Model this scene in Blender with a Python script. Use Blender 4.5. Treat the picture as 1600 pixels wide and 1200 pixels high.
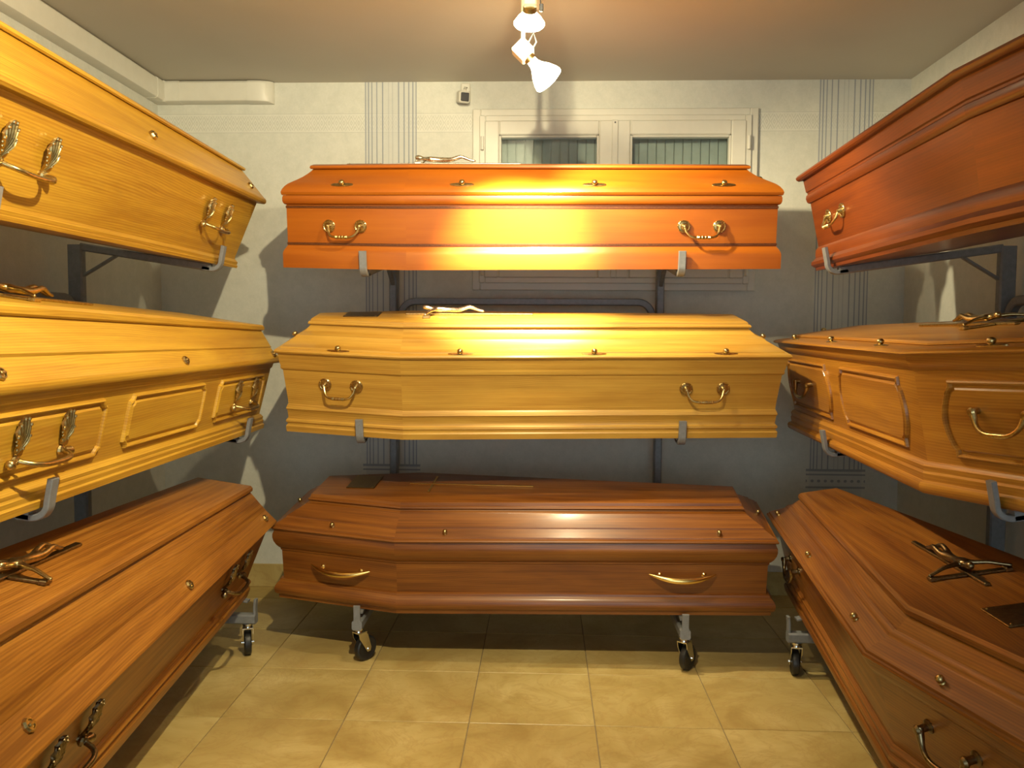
import bpy, bmesh, math, random
from mathutils import Vector, Matrix
random.seed(7)
for o in list(bpy.data.objects): bpy.data.objects.remove(o)
scn = bpy.context.scene
COL = scn.collection
PI = math.pi

# ------------------------------------------------------------------ camera, world, exposure
F_PX, YAW, PITCH, ROLL, CAM_H = 1297.8, 0.0381, -0.0599, 0.0057, 1.30
def camera():
    fwd0 = Vector((-math.sin(YAW), math.cos(YAW), 0)); r0 = Vector((math.cos(YAW), math.sin(YAW), 0)); u0 = Vector((0, 0, 1))
    fwd = fwd0*math.cos(PITCH) + u0*math.sin(PITCH); up = u0*math.cos(PITCH) - fwd0*math.sin(PITCH)
    r = r0*math.cos(ROLL) + up*math.sin(ROLL); u = up*math.cos(ROLL) - r0*math.sin(ROLL)
    c = bpy.data.cameras.new('camera'); c.sensor_width = 36; c.lens = F_PX/1600*36; c.clip_start = 0.02
    o = bpy.data.objects.new('camera', c); COL.objects.link(o)
    m = Matrix((r, u, -fwd)).transposed().to_4x4(); m.translation = (0, 0, CAM_H)
    o.matrix_world = m
    scn.camera = o
camera()
w = bpy.data.worlds.new('world'); scn.world = w; w.use_nodes = True
w.node_tree.nodes['Background'].inputs[0].default_value = (0.64, 0.76, 0.80, 1)
w.node_tree.nodes['Background'].inputs[1].default_value = 3.5
scn.view_settings.view_transform = 'Standard'; scn.view_settings.look = 'None'
scn.view_settings.gamma = 1; scn.view_settings.use_curve_mapping = False
scn.view_settings.exposure = 0.0
LAMP_COL = (1.0, 0.84, 0.51)
LENS_GLOW, SHELL_GLOW = 50.0, 14.0   # radiance of the bulbs' front glass and of their frosted shells
# what leaves each reflector bulb: (watts, cone in degrees, blend)
BACK_LAMP = [(36.0, 166, .5), (640.0, 48, 1.0)]
SIDE_LAMP = [(95.0, 116, .6)]
NEAR_LAMP = [(195.0, 132, .6)]

# room dimensions
D, XL, XR, H, YB = 4.15, -1.936, 1.757, 2.537, -2.4

# ------------------------------------------------------------------ node helpers
def newmat(name):
    m = bpy.data.materials.new(name); m.use_nodes = True
    nt = m.node_tree; b = nt.nodes['Principled BSDF']
    return m, nt, b
class NT:
    def __init__(s, nt): s.nt = nt
    def n(s, t, **k):
        x = s.nt.nodes.new(t)
        for a, v in k.items(): setattr(x, a, v)
        return x
    def l(s, a, b): s.nt.links.new(a, b)
    def put(s, sock, v):
        if hasattr(v, 'links') or isinstance(v, bpy.types.NodeSocket): s.l(v, sock)
        else: sock.default_value = v
    def math(s, op, a, b=0.0, c=None, clamp=False):
        x = s.n('ShaderNodeMath', operation=op, use_clamp=clamp)
        s.put(x.inputs[0], a); s.put(x.inputs[1], b)
        if c is not None: s.put(x.inputs[2], c)
        return x.outputs[0]
    def noise(s, vec, scale, detail=2, rough=.5, dist=0):
        x = s.n('ShaderNodeTexNoise'); s.l(vec, x.inputs['Vector'])
        x.inputs['Scale'].default_value = scale; x.inputs['Detail'].default_value = detail
        x.inputs['Roughness'].default_value = rough; x.inputs['Distortion'].default_value = dist
        return x.outputs[0]
    def ramp(s, fac, stops, interp='LINEAR'):
        x = s.n('ShaderNodeValToRGB'); r = x.color_ramp; r.interpolation = interp
        while len(r.elements) < len(stops): r.elements.new(.5)
        for e, (p, c) in zip(r.elements, stops):
            e.position = p; e.color = (*c, 1) if len(c) == 3 else c
        s.l(fac, x.inputs[0]); return x.outputs[0]
    def mix(s, fac, a, b, mode='MIX'):
        x = s.n('ShaderNodeMix', data_type='RGBA', blend_type=mode)
        s.put(x.inputs[0], fac)
        for i, v in ((6, a), (7, b)):
            if isinstance(v, tuple): x.inputs[i].default_value = (*v[:3], 1)
            else: s.l(v, x.inputs[i])
        return x.outputs[2]
    def bump(s, h, strength, dist, bsdf):
        x = s.n('ShaderNodeBump'); x.inputs['Strength'].default_value = strength; x.inputs['Distance'].default_value = dist
        s.l(h, x.inputs['Height']); s.l(x.outputs[0], bsdf.inputs['Normal'])
    def mapping(s, vec, sc=(1, 1, 1), loc=None):
        x = s.n('ShaderNodeMapping'); s.l(vec, x.inputs['Vector']); x.inputs['Scale'].default_value = sc
        if loc is not None: s.l(loc, x.inputs['Location'])
        return x.outputs[0]

def wood(name, light, mid, dark, rough=.33, grain=.25, figure=.5, coat=.25, streaky=.45):
    m, nt, b = newmat(name); N = NT(nt)
    uv = N.n('ShaderNodeTexCoord').outputs['UV']
    rnd = N.n('ShaderNodeObjectInfo').outputs['Random']
    loc = N.n('ShaderNodeCombineXYZ'); N.l(N.math('MULTIPLY', rnd, 37.0), loc.inputs[0]); N.l(N.math('MULTIPLY', rnd, 91.0), loc.inputs[1])
    loc = loc.outputs[0]
    # slow figure of the plank, warped growth lines, pores
    f1 = N.noise(N.mapping(uv, (1.3, 9, 1), loc), 1.0, 3, .55, .8)
    warp = N.noise(N.mapping(uv, (1.0, 4, 1), loc), 1.0, 2, .5, .3)
    sep = N.n('ShaderNodeSeparateXYZ'); N.l(N.mapping(uv, (1, 1, 1), loc), sep.inputs[0])
    ph = N.math('ADD', N.math('MULTIPLY', sep.outputs[1], 820.0), N.math('MULTIPLY', warp, 70.0))
    lines = N.math('MULTIPLY_ADD', N.math('SINE', ph), .5, .5)
    streak = N.noise(N.mapping(uv, (1.6, 60, 1), loc), 1.0, 3, .6)
    pores = N.noise(N.mapping(uv, (14, 620, 1), loc), 1.0, 2, .6)
    v = N.math('ADD', N.math('MULTIPLY', f1, 1-figure*.5), N.math('MULTIPLY', lines, figure*.22))
    v = N.math('ADD', v, N.math('MULTIPLY', N.math('SUBTRACT', streak, .5), streaky))
    col = N.ramp(v, [(.25, dark), (.5, mid), (.78, light)])
    pd = N.math('MULTIPLY', N.math('SUBTRACT', .62, pores, clamp=True), grain*4, clamp=True)
    col = N.mix(pd, col, tuple(c*.42 for c in dark))
    N.l(col, b.inputs['Base Color'])
    N.l(N.math('MULTIPLY_ADD', pores, .12, rough+.06), b.inputs['Roughness'])
    b.inputs['Coat Weight'].default_value = coat; b.inputs['Coat Roughness'].default_value = .20
    b.inputs['Specular IOR Level'].default_value = .45
    N.bump(pores, .08*grain*4, .0006, b)
    return m
def plain(name, col, rough=.5, metal=0.0, noise_amt=.08, nscale=40, coat=0.0):
    m, nt, b = newmat(name); N = NT(nt)
    oc = N.n('ShaderNodeTexCoord').outputs['Object']
    nz = N.noise(oc, nscale, 3, .6)
    lo = tuple(c*(1-noise_amt) for c in col); hi = tuple(min(1, c*(1+noise_amt)) for c in col)
    N.l(N.ramp(nz, [(.3, lo), (.7, hi)]), b.inputs['Base Color'])
    N.l(N.math('MULTIPLY_ADD', nz, .12, rough-.06), b.inputs['Roughness'])
    b.inputs['Metallic'].default_value = metal; b.inputs['Coat Weight'].default_value = coat
    return m
def emissive(name, col, strength):
    m, nt, b = newmat(name)
    b.inputs['Base Color'].default_value = (.9, .88, .8, 1); b.inputs['Roughness'].default_value = .25
    b.inputs['Emission Color'].default_value = (*col, 1); b.inputs['Emission Strength'].default_value = strength
    return m

M = {}
#                  light             mid               dark
M['honey']    = wood('wood_honey',    (0.397, 0.116, 0.0060), (0.348, 0.092, 0.0041), (0.282, 0.066, 0.0026), .30, .05, .15, .3)
M['paleoak']  = wood('wood_pale_oak', (0.620, 0.381, 0.0680), (0.520, 0.297, 0.0480), (0.380, 0.190, 0.0256), .30, .14, .6, .3, 0.55)
M['mahogany'] = wood('wood_mahogany', (0.300, 0.113, 0.0145), (0.211, 0.069, 0.0082), (0.117, 0.033, 0.0036), .30, .10, .40, .3, 0.8)
M['oak_l1']   = wood('wood_oak_warm', (0.589, 0.365, 0.0353), (0.484, 0.274, 0.0239), (0.351, 0.170, 0.0125), .34, .22, .8, .2, 0.6)
M['oak_l2']   = wood('wood_oak_gold', (0.662, 0.416, 0.0455), (0.557, 0.321, 0.0312), (0.410, 0.202, 0.0175), .32, .18, .6, .25, 0.5)
M['oak_l3']   = wood('wood_oak_brown', (0.495, 0.226, 0.0325), (0.363, 0.145, 0.0182), (0.209, 0.073, 0.0084), .33, .24, .55, .2, 0.85)
M['redwood']  = wood('wood_red',      (0.231, 0.054, 0.0045), (0.170, 0.034, 0.0025), (0.106, 0.019, 0.0015), .32, .12, .45, .25, 0.6)
M['oak_r2']   = wood('wood_oak_amber', (0.520, 0.259, 0.0312), (0.420, 0.182, 0.0195), (0.290, 0.110, 0.0111), .30, .18, .6, .3, 0.6)
M['chestnut'] = wood('wood_chestnut', (0.347, 0.142, 0.0177), (0.246, 0.087, 0.0098), (0.140, 0.042, 0.0047), .30, .22, .6, .28, 0.8)
M['inlay']    = plain('inlay_dark', (.10, .030, .008), .4, 0, .6, 300)
M['brass']    = plain('antique_brass', (.50, .38, .17), .30, 1, .25, 120)
M['darkbrass']= plain('dark_bronze', (.23, .18, .10), .30, 1, .35, 120)
M['palebrass']= plain('pale_brass', (.74, .68, .54), .28, 1, .25, 120)
M['gold']     = plain('polished_gold', (.90, .66, .24), .22, 1, .03, 30)
M['chrome']   = plain('chrome', (.72, .72, .70), .18, 1, .05, 60)
M['steel']    = plain('grey_painted_steel', (.19, .20, .215), .42, .1, .12, 60)
M['rubber']   = plain('black_rubber', (.012, .012, .013), .45, 0, .2, 50)
M['plastic']  = plain('white_plastic', (.66, .65, .58), .4, 0, .03, 20)
M['pvc']      = plain('window_white', (.64, .63, .57), .35, 0, .03, 12)
M['slat']     = plain('shutter_grey', (.52, .55, .53), .5, 0, .06, 30)
M['lens']     = plain('sensor_dark', (.05, .05, .055), .35, 0, .1, 80)
M['cream']    = plain('cream_enamel', (.60, .56, .40), .4, 0, .05, 20)
M['plaque']   = plain('name_plate', (.20, .135, .06), .30, 1, .2, 60)
M['ceramic']  = plain('lamp_ceramic', (.80, .76, .66), .5, 0, .05, 20)
M['bulb']     = emissive('bulb_shell', LAMP_COL, SHELL_GLOW)
M['bulb_lens'] = emissive('bulb_lens', LAMP_COL, LENS_GLOW)
def mat_glass():
    m, nt, b = newmat('pane_glass'); N = NT(nt)
    t = N.n('ShaderNodeBsdfTransparent'); t.inputs[0].default_value = (.86, .90, .89, 1)
    g = N.n('ShaderNodeBsdfGlossy'); g.inputs['Roughness'].default_value = .03
    fr = N.n('ShaderNodeFresnel'); fr.inputs[0].default_value = 1.5
    mx = N.n('ShaderNodeMixShader'); N.l(fr.outputs[0], mx.inputs[0]); N.l(t.outputs[0], mx.inputs[1]); N.l(g.outputs[0], mx.inputs[2])
    N.l(mx.outputs[0], nt.nodes['Material Output'].inputs[0]); nt.nodes.remove(b)
    return m
M['glass'] = mat_glass()

def mat_wallpaper(columns):
    m, nt, b = newmat('wallpaper' + ('_columns' if columns else '')); N = NT(nt)
    oc = N.n('ShaderNodeTexCoord').outputs['Object']
    sp = N.n('ShaderNodeSeparateXYZ'); N.l(oc, sp.inputs[0])
    along = sp.outputs[0] if columns else sp.outputs[1]
    z = sp.outputs[2]
    big = N.noise(oc, 16, 6, .72); fine = N.noise(oc, 130, 3, .65)
    col = N.ramp(big, [(.34, (.565, .58, .53)), (.66, (.64, .645, .59))])
    col = N.mix(N.math('MULTIPLY', N.math('SUBTRACT', fine, .45, clamp=True), .9, clamp=True), col, (.74, .74, .69))
    # printed frieze of lozenges
    z0, z1 = 2.292, 2.386
    v = N.math('DIVIDE', N.math('SUBTRACT', z, z0), z1-z0)
    inb = N.math('MULTIPLY', N.math('GREATER_THAN', v, .0), N.math('LESS_THAN', v, 1.0))
    tri = N.math('PINGPONG', along, .0185); tri = N.math('DIVIDE', tri, .0185)
    q = N.math('ADD', N.math('ABSOLUTE', N.math('MULTIPLY_ADD', v, 2.6, -1.3)), tri)
    ringp = N.math('LESS_THAN', N.math('ABSOLUTE', N.math('SUBTRACT', N.math('FRACT', N.math('MULTIPLY', q, 1.7)), .5)), .22)
    ringp = N.math('MULTIPLY', ringp, N.math('LESS_THAN', N.math('ABSOLUTE', N.math('SUBTRACT', v, .5)), .40))
    edge = N.math('MULTIPLY', N.math('GREATER_THAN', N.math('ABSOLUTE', N.math('SUBTRACT', v, .5)), .465), inb)
    col = N.mix(N.math('MULTIPLY', N.math('MULTIPLY', ringp, inb), .42), col, (.47, .48, .44))
    col = N.mix(N.math('MULTIPLY', N.math('MULTIPLY', N.math('SUBTRACT', 1.0, ringp), inb), .35), col, (.74, .74, .69))
    col = N.mix(N.math('MULTIPLY', edge, .45), col, (.36, .38, .36))
    if columns:
        # two printed fluted pilasters
        Wc = .260
        lines = [.02, .075, .14, .235, .345, .46, .535, .65, .755, .845, .925, .985]
        stops = [(0.0, (0, 0, 0))]
        for i, L in enumerate(lines):
            d = .008 if L in (.46, .535) else .011
            amp = .35 if L in (.46, .535) else 1.0
            stops += [(max(0, L-d), (amp,)*3), (min(1, L+d), (0, 0, 0))]
        tot_line = None; tot_in = None
        for x0 in (-.896, 1.322):
            t = N.math('DIVIDE', N.math('SUBTRACT', along, x0), Wc)
            ins = N.math('MULTIPLY', N.math('GREATER_THAN', t, 0.0), N.math('LESS_THAN', t, 1.0))
            zz = N.math('GREATER_THAN', z, .640)
            ln = N.math('MULTIPLY', N.math('MULTIPLY', N.ramp(t, stops, 'CONSTANT'), ins), zz)
            # base of the pilaster: bars and a row of dots
            tb = N.math('MULTIPLY', N.math('GREATER_THAN', t, -.06), N.math('LESS_THAN', t, 1.06))
            bar = N.math('LESS_THAN', N.math('ABSOLUTE', N.math('SUBTRACT', z, .634)), .006)
            bar2 = N.math('LESS_THAN', N.math('ABSOLUTE', N.math('SUBTRACT', z, .612)), .004)
            bar3 = N.math('LESS_THAN', N.math('ABSOLUTE', N.math('SUBTRACT', z, .548)), .005)
            dx = N.math('SUBTRACT', N.math('FRACT', N.math('MULTIPLY', t, 8.0)), .5)
            dz = N.math('DIVIDE', N.math('SUBTRACT', z, .580), .030)
            dot = N.math('LESS_THAN', N.math('ADD', N.math('MULTIPLY', dx, dx), N.math('MULTIPLY', dz, dz)), .06)
            bs = N.math('MULTIPLY', N.math('ADD', N.math('ADD', bar, bar2), N.math('ADD', bar3, dot), clamp=True), tb)
            a = N.math('ADD', ln, bs, clamp=True)
            tot_line = a if tot_line is None else N.math('ADD', tot_line, a, clamp=True)
            tot_in = ins if tot_in is None else N.math('ADD', tot_in, ins, clamp=True)
        col = N.mix(N.math('MULTIPLY', tot_in, .55), col, (.52, .54, .545))
        col = N.mix(N.math('MULTIPLY', tot_line, .62), col, (.13, .17, .25))
    N.l(col, b.inputs['Base Color']); b.inputs['Roughness'].default_value = .62
    b.inputs['Specular IOR Level'].default_value = .3
    N.bump(N.math('ADD', fine, big), .18, .002, b)
    return m
M['paper_c'] = mat_wallpaper(True); M['paper'] = mat_wallpaper(False)

def mat_ceiling():
    m, nt, b = newmat('ceiling_paint'); N = NT(nt)
    oc = N.n('ShaderNodeTexCoord').outputs['Object']
    n1 = N.noise(oc, 60, 3, .6); n2 = N.noise(oc, 1.5, 3, .5)
    N.l(N.ramp(n2, [(.3, (.51, .475, .40)), (.7, (.56, .52, .445))]), b.inputs['Base Color'])
    b.inputs['Roughness'].default_value = .55; N.bump(n1, .12, .001, b)
    return m
M['ceiling'] = mat_ceiling()
def mat_tile():
    m, nt, b = newmat('stone_tile'); N = NT(nt)
    oc = N.n('ShaderNodeTexCoord').outputs['Object']
    rnd = N.n('ShaderNodeObjectInfo').outputs['Random']
    loc = N.n('ShaderNodeCombineXYZ')
    for i, k in enumerate((57.0, 23.0, 11.0)): N.l(N.math('MULTIPLY', rnd, k), loc.inputs[i])
    p = N.mapping(oc, (1, 1, 1), loc.outputs[0])
    a = N.noise(p, 3.2, 5, .6, .9); v = N.noise(p, 5.5, 5, .62, 2.2); r = N.noise(p, 2.3, 4, .7, 1.0)
    col = N.ramp(a, [(.30, (.36, .255, .082)), (.5, (.47, .355, .130)), (.70, (.58, .465, .20))])
    vein = N.math('SUBTRACT', 1.0, N.math('MULTIPLY', N.math('ABSOLUTE', N.math('SUBTRACT', v, .5)), 22.0), clamp=True)
    col = N.mix(N.math('MULTIPLY', vein, .30), col, (.34, .20, .065))
    red = N.math('MULTIPLY', N.math('SUBTRACT', r, .62, clamp=True), 4.0, clamp=True)
    col = N.mix(N.math('MULTIPLY', red, .45), col, (.46, .17, .06))
    col = N.mix(N.math('MULTIPLY', rnd, .16), col, (.42, .27, .10))
    N.l(col, b.inputs['Base Color'])
    N.l(N.math('MULTIPLY_ADD', a, .16, .27), b.inputs['Roughness'])
    N.bump(a, .04, .002, b)
    return m
M['tile'] = mat_tile()
M['grout'] = plain('grout', (.27, .21, .12), .8, 0, .15, 80)

# ------------------------------------------------------------------ mesh helpers
def tag(o, label=None, cat=None, group=None, kind=None):
    if label: o['label'] = label
    if cat: o['category'] = cat
    if group: o['group'] = group
    if kind: o['kind'] = kind
    return o
def empty(name, mat4=None, parent=None):
    o = bpy.data.objects.new(name, None); o.empty_display_size = .1; COL.objects.link(o)
    if parent: o.parent = parent
    if mat4 is not None: o.matrix_basis = mat4
    return o
def make_mesh(name, verts, faces, mat, uvs=None, smooth=35):
    me = bpy.data.meshes.new(name); me.from_pydata([tuple(v) for v in verts], [], faces)
    if uvs:
        ul = me.uv_layers.new(name='UVMap'); k = 0
        for f in uvs:
            for u in f: ul.data[k].uv = u; k += 1
    bm = bmesh.new(); bm.from_mesh(me); bmesh.ops.recalc_face_normals(bm, faces=bm.faces); bm.to_mesh(me); bm.free()
    if smooth:
        me.shade_smooth(); me.set_sharp_from_angle(angle=math.radians(smooth))
    else: me.shade_flat()
    me.materials.append(M[mat]); me.update()
    return me
def put(name, me, parent=None, mat4=None):
    o = bpy.data.objects.new(name, me); COL.objects.link(o)
    if parent: o.parent = parent
    if mat4 is not None: o.matrix_basis = mat4
    return o
class MB:
    """collects simple solids into one mesh"""
    def __init__(s): s.v = []; s.f = []; s.uv = []
    def add(s, v, f, uv=None):
        b = len(s.v); s.v += [Vector(p) for p in v]; s.f += [tuple(i+b for i in q) for q in f]
        if uv is None: uv = [[(s.v[i+b].x, s.v[i+b].y+s.v[i+b].z) for i in q] for q in f]
        s.uv += uv; return s
    def box(s, lo, hi, m=None, ch=0.0):
        x0, y0, z0 = lo; x1, y1, z1 = hi
        if ch <= 0:
            v = [(x, y, z) for z in (z0, z1) for (x, y) in ((x0, y0), (x1, y0), (x1, y1), (x0, y1))]
            f = [(3, 2, 1, 0), (4, 5, 6, 7), (0, 1, 5, 4), (1, 2, 6, 5), (2, 3, 7, 6), (3, 0, 4, 7)]
        else:
            rings = []
            for z, c in ((z0, ch), (z0+ch, 0), (z1-ch, 0), (z1, ch)):
                X0, X1, Y0, Y1 = x0+c, x1-c, y0+c, y1-c; k = ch
                rings.append([(X0+k, Y0, z), (X1-k, Y0, z), (X1, Y0+k, z), (X1, Y1-k, z), (X1-k, Y1, z), (X0+k, Y1, z), (X0, Y1-k, z), (X0, Y0+k, z)])
            v = [p for r in rings for p in r]; n = 8; f = [tuple(range(n))[::-1], tuple(range(3*n, 4*n))]
            for j in range(3):
                for i in range(n): f.append((j*n+i, j*n+(i+1) % n, (j+1)*n+(i+1) % n, (j+1)*n+i))
        if m is not None: v = [m @ Vector(p) for p in v]
        return s.add(v, f)
    def loft(s, rings, caps=True, closed=False, uv_u=None):
        n = len(rings[0]); v = [p for r in rings for p in r]; f = []
        m = len(rings)
        for j in range(m if closed else m-1):
            k = (j+1) % m
            for i in range(n): f.append((j*n+i, j*n+(i+1) % n, k*n+(i+1) % n, k*n+i))
        if caps and not closed: f += [tuple(range(n))[::-1], tuple(range((m-1)*n, m*n))]
        return s.add(v, f)
    def tube(s, path, rad, n=10):
        path = [Vector(p) for p in path]; rings = []; prev = None
        rad = rad if isinstance(rad, (list, tuple)) else [rad]*len(path)
        for i, p in enumerate(path):
            t = (path[min(i+1, len(path)-1)]-path[max(i-1, 0)]).normalized()
            if prev is None:
                a = Vector((0, 0, 1)) if abs(t.z) < .9 else Vector((1, 0, 0))
                u = t.cross(a).normalized()
            else: u = (prev-t*prev.dot(t)).normalized()
            prev = u; wv = t.cross(u)
            rings.append([p+(u*math.cos(2*PI*k/n)+wv*math.sin(2*PI*k/n))*rad[i] for k in range(n)])
        return s.loft(rings)
    def strip(s, path, wdir, w, th):
        """rectangular bar swept along path; w along wdir, thickness th across"""
        path = [Vector(p) for p in path]; wd = Vector(wdir).normalized(); rings = []
        for i, p in enumerate(path):
            t = (path[min(i+1, len(path)-1)]-path[max(i-1, 0)]).normalized(); nn = t.cross(wd).normalized()
            hw = w/2; ht = (th[i] if isinstance(th, (list, tuple)) else th)/2; c = min(hw, ht)*.3
            q = [(-hw+c, -ht), (hw-c, -ht), (hw, -ht+c), (hw, ht-c), (hw-c, ht), (-hw+c, ht), (-hw, ht-c), (-hw, -ht+c)]
            rings.append([p+wd*a+nn*b for a, b in q])
        return s.loft(rings)
    def lathe(s, prof, n=16, m=None):
        """prof (r, h) along z"""
        rings = [[Vector((r*math.cos(2*PI*k/n), r*math.sin(2*PI*k/n), h)) for k in range(n)] for r, h in prof]
        if m is not None: rings = [[m @ p for p in r] for r in rings]
        return s.loft(rings)
    def sphere(s, c, r, n=8, sq=(1, 1, 1)):
        rings = []
        for j in range(n//2+1):
            a = PI*(j+.02 if j == 0 else j-.02 if j == n//2 else j)/(n//2)
            rings.append([Vector((c[0]+sq[0]*r*math.sin(a)*math.cos(2*PI*k/n), c[1]+sq[1]*r*math.sin(a)*math.sin(2*PI*k/n), c[2]-sq[2]*r*math.cos(a))) for k in range(n)])
        return s.loft(rings)
    def mesh(s, name, mat, smooth=35): return make_mesh(name, s.v, s.f, mat, s.uv, smooth)
    def build(s, name, mat, parent=None, mat4=None, smooth=35): return put(name, s.mesh(name, mat, smooth), parent, mat4)

# ------------------------------------------------------------------ the room
def room():
    # floor with single stone tiles
    fl = MB().box((XL-.1, YB, -.12), (XR+.1, D+.1, -.004)).build('floor', 'grout', smooth=0); tag(fl, kind='structure')
    g = .0016; x0, dx, y0, dy = -1.0836, .4214, 3.1193, .4183
    cache = {}
    i0 = math.floor((XL-x0)/dx); i1 = math.ceil((XR-x0)/dx); j0 = math.floor((YB-y0)/dy); j1 = math.ceil((D-y0)/dy)
    for i in range(i0, i1):
        for j in range(j0, j1):
            a, b_ = max(XL, x0+i*dx)+g, min(XR, x0+(i+1)*dx)-g; c, d = max(YB, y0+j*dy)+g, min(D, y0+(j+1)*dy)-g
            if b_-a < .02 or d-c < .02: continue
            key = (round(b_-a, 4), round(d-c, 4))
            if key not in cache: cache[key] = MB().box((-key[0]/2, -key[1]/2, -.004), (key[0]/2, key[1]/2, 0), ch=.0012).mesh('tile', 'tile', 0)
            put('tile', cache[key], fl, Matrix.Translation(((a+b_)/2, (c+d)/2, 0)))
    tag(MB().box((XL-.1, YB, H), (XR+.1, D+.1, H+.1)).build('ceiling', 'ceiling', smooth=0), kind='structure')
    # back wall with the window opening
    wx0, wx1, wz0, wz1 = -.330, 1.000, 1.545, 2.372
    b = MB()
    b.box((XL-.1, D, 0), (wx0, D+.25, H)); b.box((wx1, D, 0), (XR+.1, D+.25, H))
    b.box((wx0, D, 0), (wx1, D+.25, wz0)); b.box((wx0, D, wz1), (wx1, D+.25, H))
    tag(b.build('wall_back', 'paper_c', smooth=0), kind='structure')
    tag(MB().box((XL-.1, YB, 0), (XL, D, H)).build('wall_left', 'paper', smooth=0), kind='structure')
    tag(MB().box((XR, YB, 0), (XR+.1, D, H)).build('wall_right', 'paper', smooth=0), kind='structure')
    b = MB(); b.box((XL, YB-.1, 0), (-1.3, YB, H)); b.box((1.3, YB-.1, 0), (XR, YB, H)); b.box((-1.3, YB-.1, 2.25), (1.3, YB, H))
    tag(b.build('wall_front', 'paper', smooth=0), kind='structure')
    # stone skirting, single pieces along the walls
    def skirting(name, pts, axis):
        o = empty(name); tag(o, kind='structure')
        for a, c in pts:
            if axis == 'x': MB().box((a+.001, D-.010, 0), (c-.001, D-.0005, .118), ch=.002).build('skirting_tile', 'tile', o, smooth=0)
            elif axis == 'l': MB().box((XL+.0005, a+.001, 0), (XL+.010, c-.001, .118), ch=.002).build('skirting_tile', 'tile', o, smooth=0)
            else: MB().box((XR-.010, a+.001, 0), (XR-.0005, c-.001, .118), ch=.002).build('skirting_tile', 'tile', o, smooth=0)
    def cuts(a, b, s): 
        n = max(1, round((b-a)/s)); return [(a+(b-a)*k/n, a+(b-a)*(k+1)/n) for k in range(n)]
    skirting('baseboard_back', cuts(XL+.012, XR-.012, .42), 'x')
    skirting('baseboard_left', cuts(YB, D-.012, .42), 'l'); skirting('baseboard_right', cuts(YB, D-.012, .42), 'r')
    # window
    W = empty('window_1', Matrix.Translation((0, D, 0))); tag(W, kind='structure')
    X0, X1, Z0, Z1 = -.358, 1.030, 1.517, 2.400
    def frame(name, x0, x1, z0, z1, t, y0, y1, parent, ch=.004):
        f = MB()
        f.box((x0, y0, z0), (x0+t, y1, z1), ch=ch); f.box((x1-t, y0, z0), (x1, y1, z1), ch=ch)
        f.box((x0+t, y0, z1-t), (x1-t, y1, z1), ch=ch); f.box((x0+t, y0, z0), (x1-t, y1, z0+t), ch=ch)
        return f.build(name, 'pvc', parent, smooth=0)
    frame('casing', X0, X1, Z0, Z1, .040, -.022, -.001, W)
    frame('window_frame', X0+.034, X1-.034, Z0+.034, Z1-.034, .030, -.034, .040, W)
    xm = (X0+X1)/2
    for (a, c) in ((X0+.060, xm-.004), (xm+.004, X1-.060)):
        s = frame('sash', a, c, Z0+.060, Z1-.060, .072, -.040, .020, W, .006)
        gx0, gx1, gz0, gz1 = a+.072, c-.072, Z0+.132, Z1-.132
        frame('glazing_bead', gx0, gx1, gz0, gz1, .010, -.034, .010, s, .003)
        MB().box((gx0+.004, -.008, gz0+.004), (gx1-.004, -.003, gz1-.004)).build('pane', 'glass', s, smooth=0)
    n = 30; sx0, sx1 = X0+.035, X1-.035
    for k in range(n):
        p, q = sx0+(sx1-sx0)*k/n, sx0+(sx1-sx0)*(k+1)/n
        MB().box((p+.0012, .095, Z0+.035), (q-.0012, .107, Z1-.035), ch=.003).build('shutter_slat', 'slat', W, smooth=0)
    MB().box((sx0, .1072, Z0+.035), (sx1, .118, Z1-.035)).build('shutter_board', 'slat', W, smooth=0)
    MB().box((xm-.016, -.049, Z0+.062), (xm+.016, -.0405, Z1-.062), ch=.004).build('meeting_strip', 'pvc', W, smooth=0)
    MB().lathe([(.001, 0), (.004, 0), (.004, .004), (.001, .005)], 10, Matrix.Translation((xm, -.049, Z1-.075)) @ Matrix.Rotation(PI/2, 4, 'X')).build('screw', 'lens', W)
    for x in (X0+.050, X1-.050):
        for z in (Z0+.10, Z1-.175):
            MB().lathe([(.002, 0), (.008, .002), (.008, .066), (.002, .068)], 12, Matrix.Translation((x, -.047, z-.03))).build('hinge', 'pvc', W)
room()

def trunking():
    T = empty('cable_trunking', Matrix.Translation((XL, D, H-.105))); tag(T, 'cream plastic cable trunking along the ceiling edge of left wall and corner', 'trunking')
    h, d = .100, .062; r = .016
    def sect(hh, dd): return [(0.001, 0.0), (dd-r, 0), (dd-r*.3, r*.3), (dd, r), (dd, hh-r*.6), (dd-r*.6, hh), (0.001, hh)]
    s = sect(h, d)
    MB().loft([[(a, y, b) for a, b in s] for y in (YB-D+.01, -.100)]).build('channel', 'plastic', T)
    MB().loft([[(x, -a, b) for a, b in s] for x in (.090, .480)]).build('channel', 'plastic', T)
    s2 = sect(h+.003, d+.003)
    # inside corner cover and rounded end cap
    c = MB(); c.loft([[(a, y, b-.0015) for a, b in s2] for y in (-.130, -.066)]); c.loft([[(x, -a, b-.0015) for a, b in s2] for x in (.066, .135)])
    ring = []
    for k in range(7):
        th = PI/2*k/6; ring.append([(.066-(.066-a)*math.cos(th) if False else a, -.066, b) for a, b in s2])
    c.box((.001, -.066, -.0015), (.066, -.001, h+.0015), ch=.002)
    c.build('corner_cover', 'plastic', T)
    e = MB(); rings = []
    for k in range(9):
        t = k/8; x = .474+.118*math.sin(t*PI/2)*1.0; sc = math.cos(t*PI/2)**.55 if t < 1 else .12
        rings.append([(x, -max(.001, a*max(sc, .25)), b-.0015+(0 if True else 0)) for a, b in s2])
    e.loft(rings); e.build('end_cap', 'plastic', T)
trunking()

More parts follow.
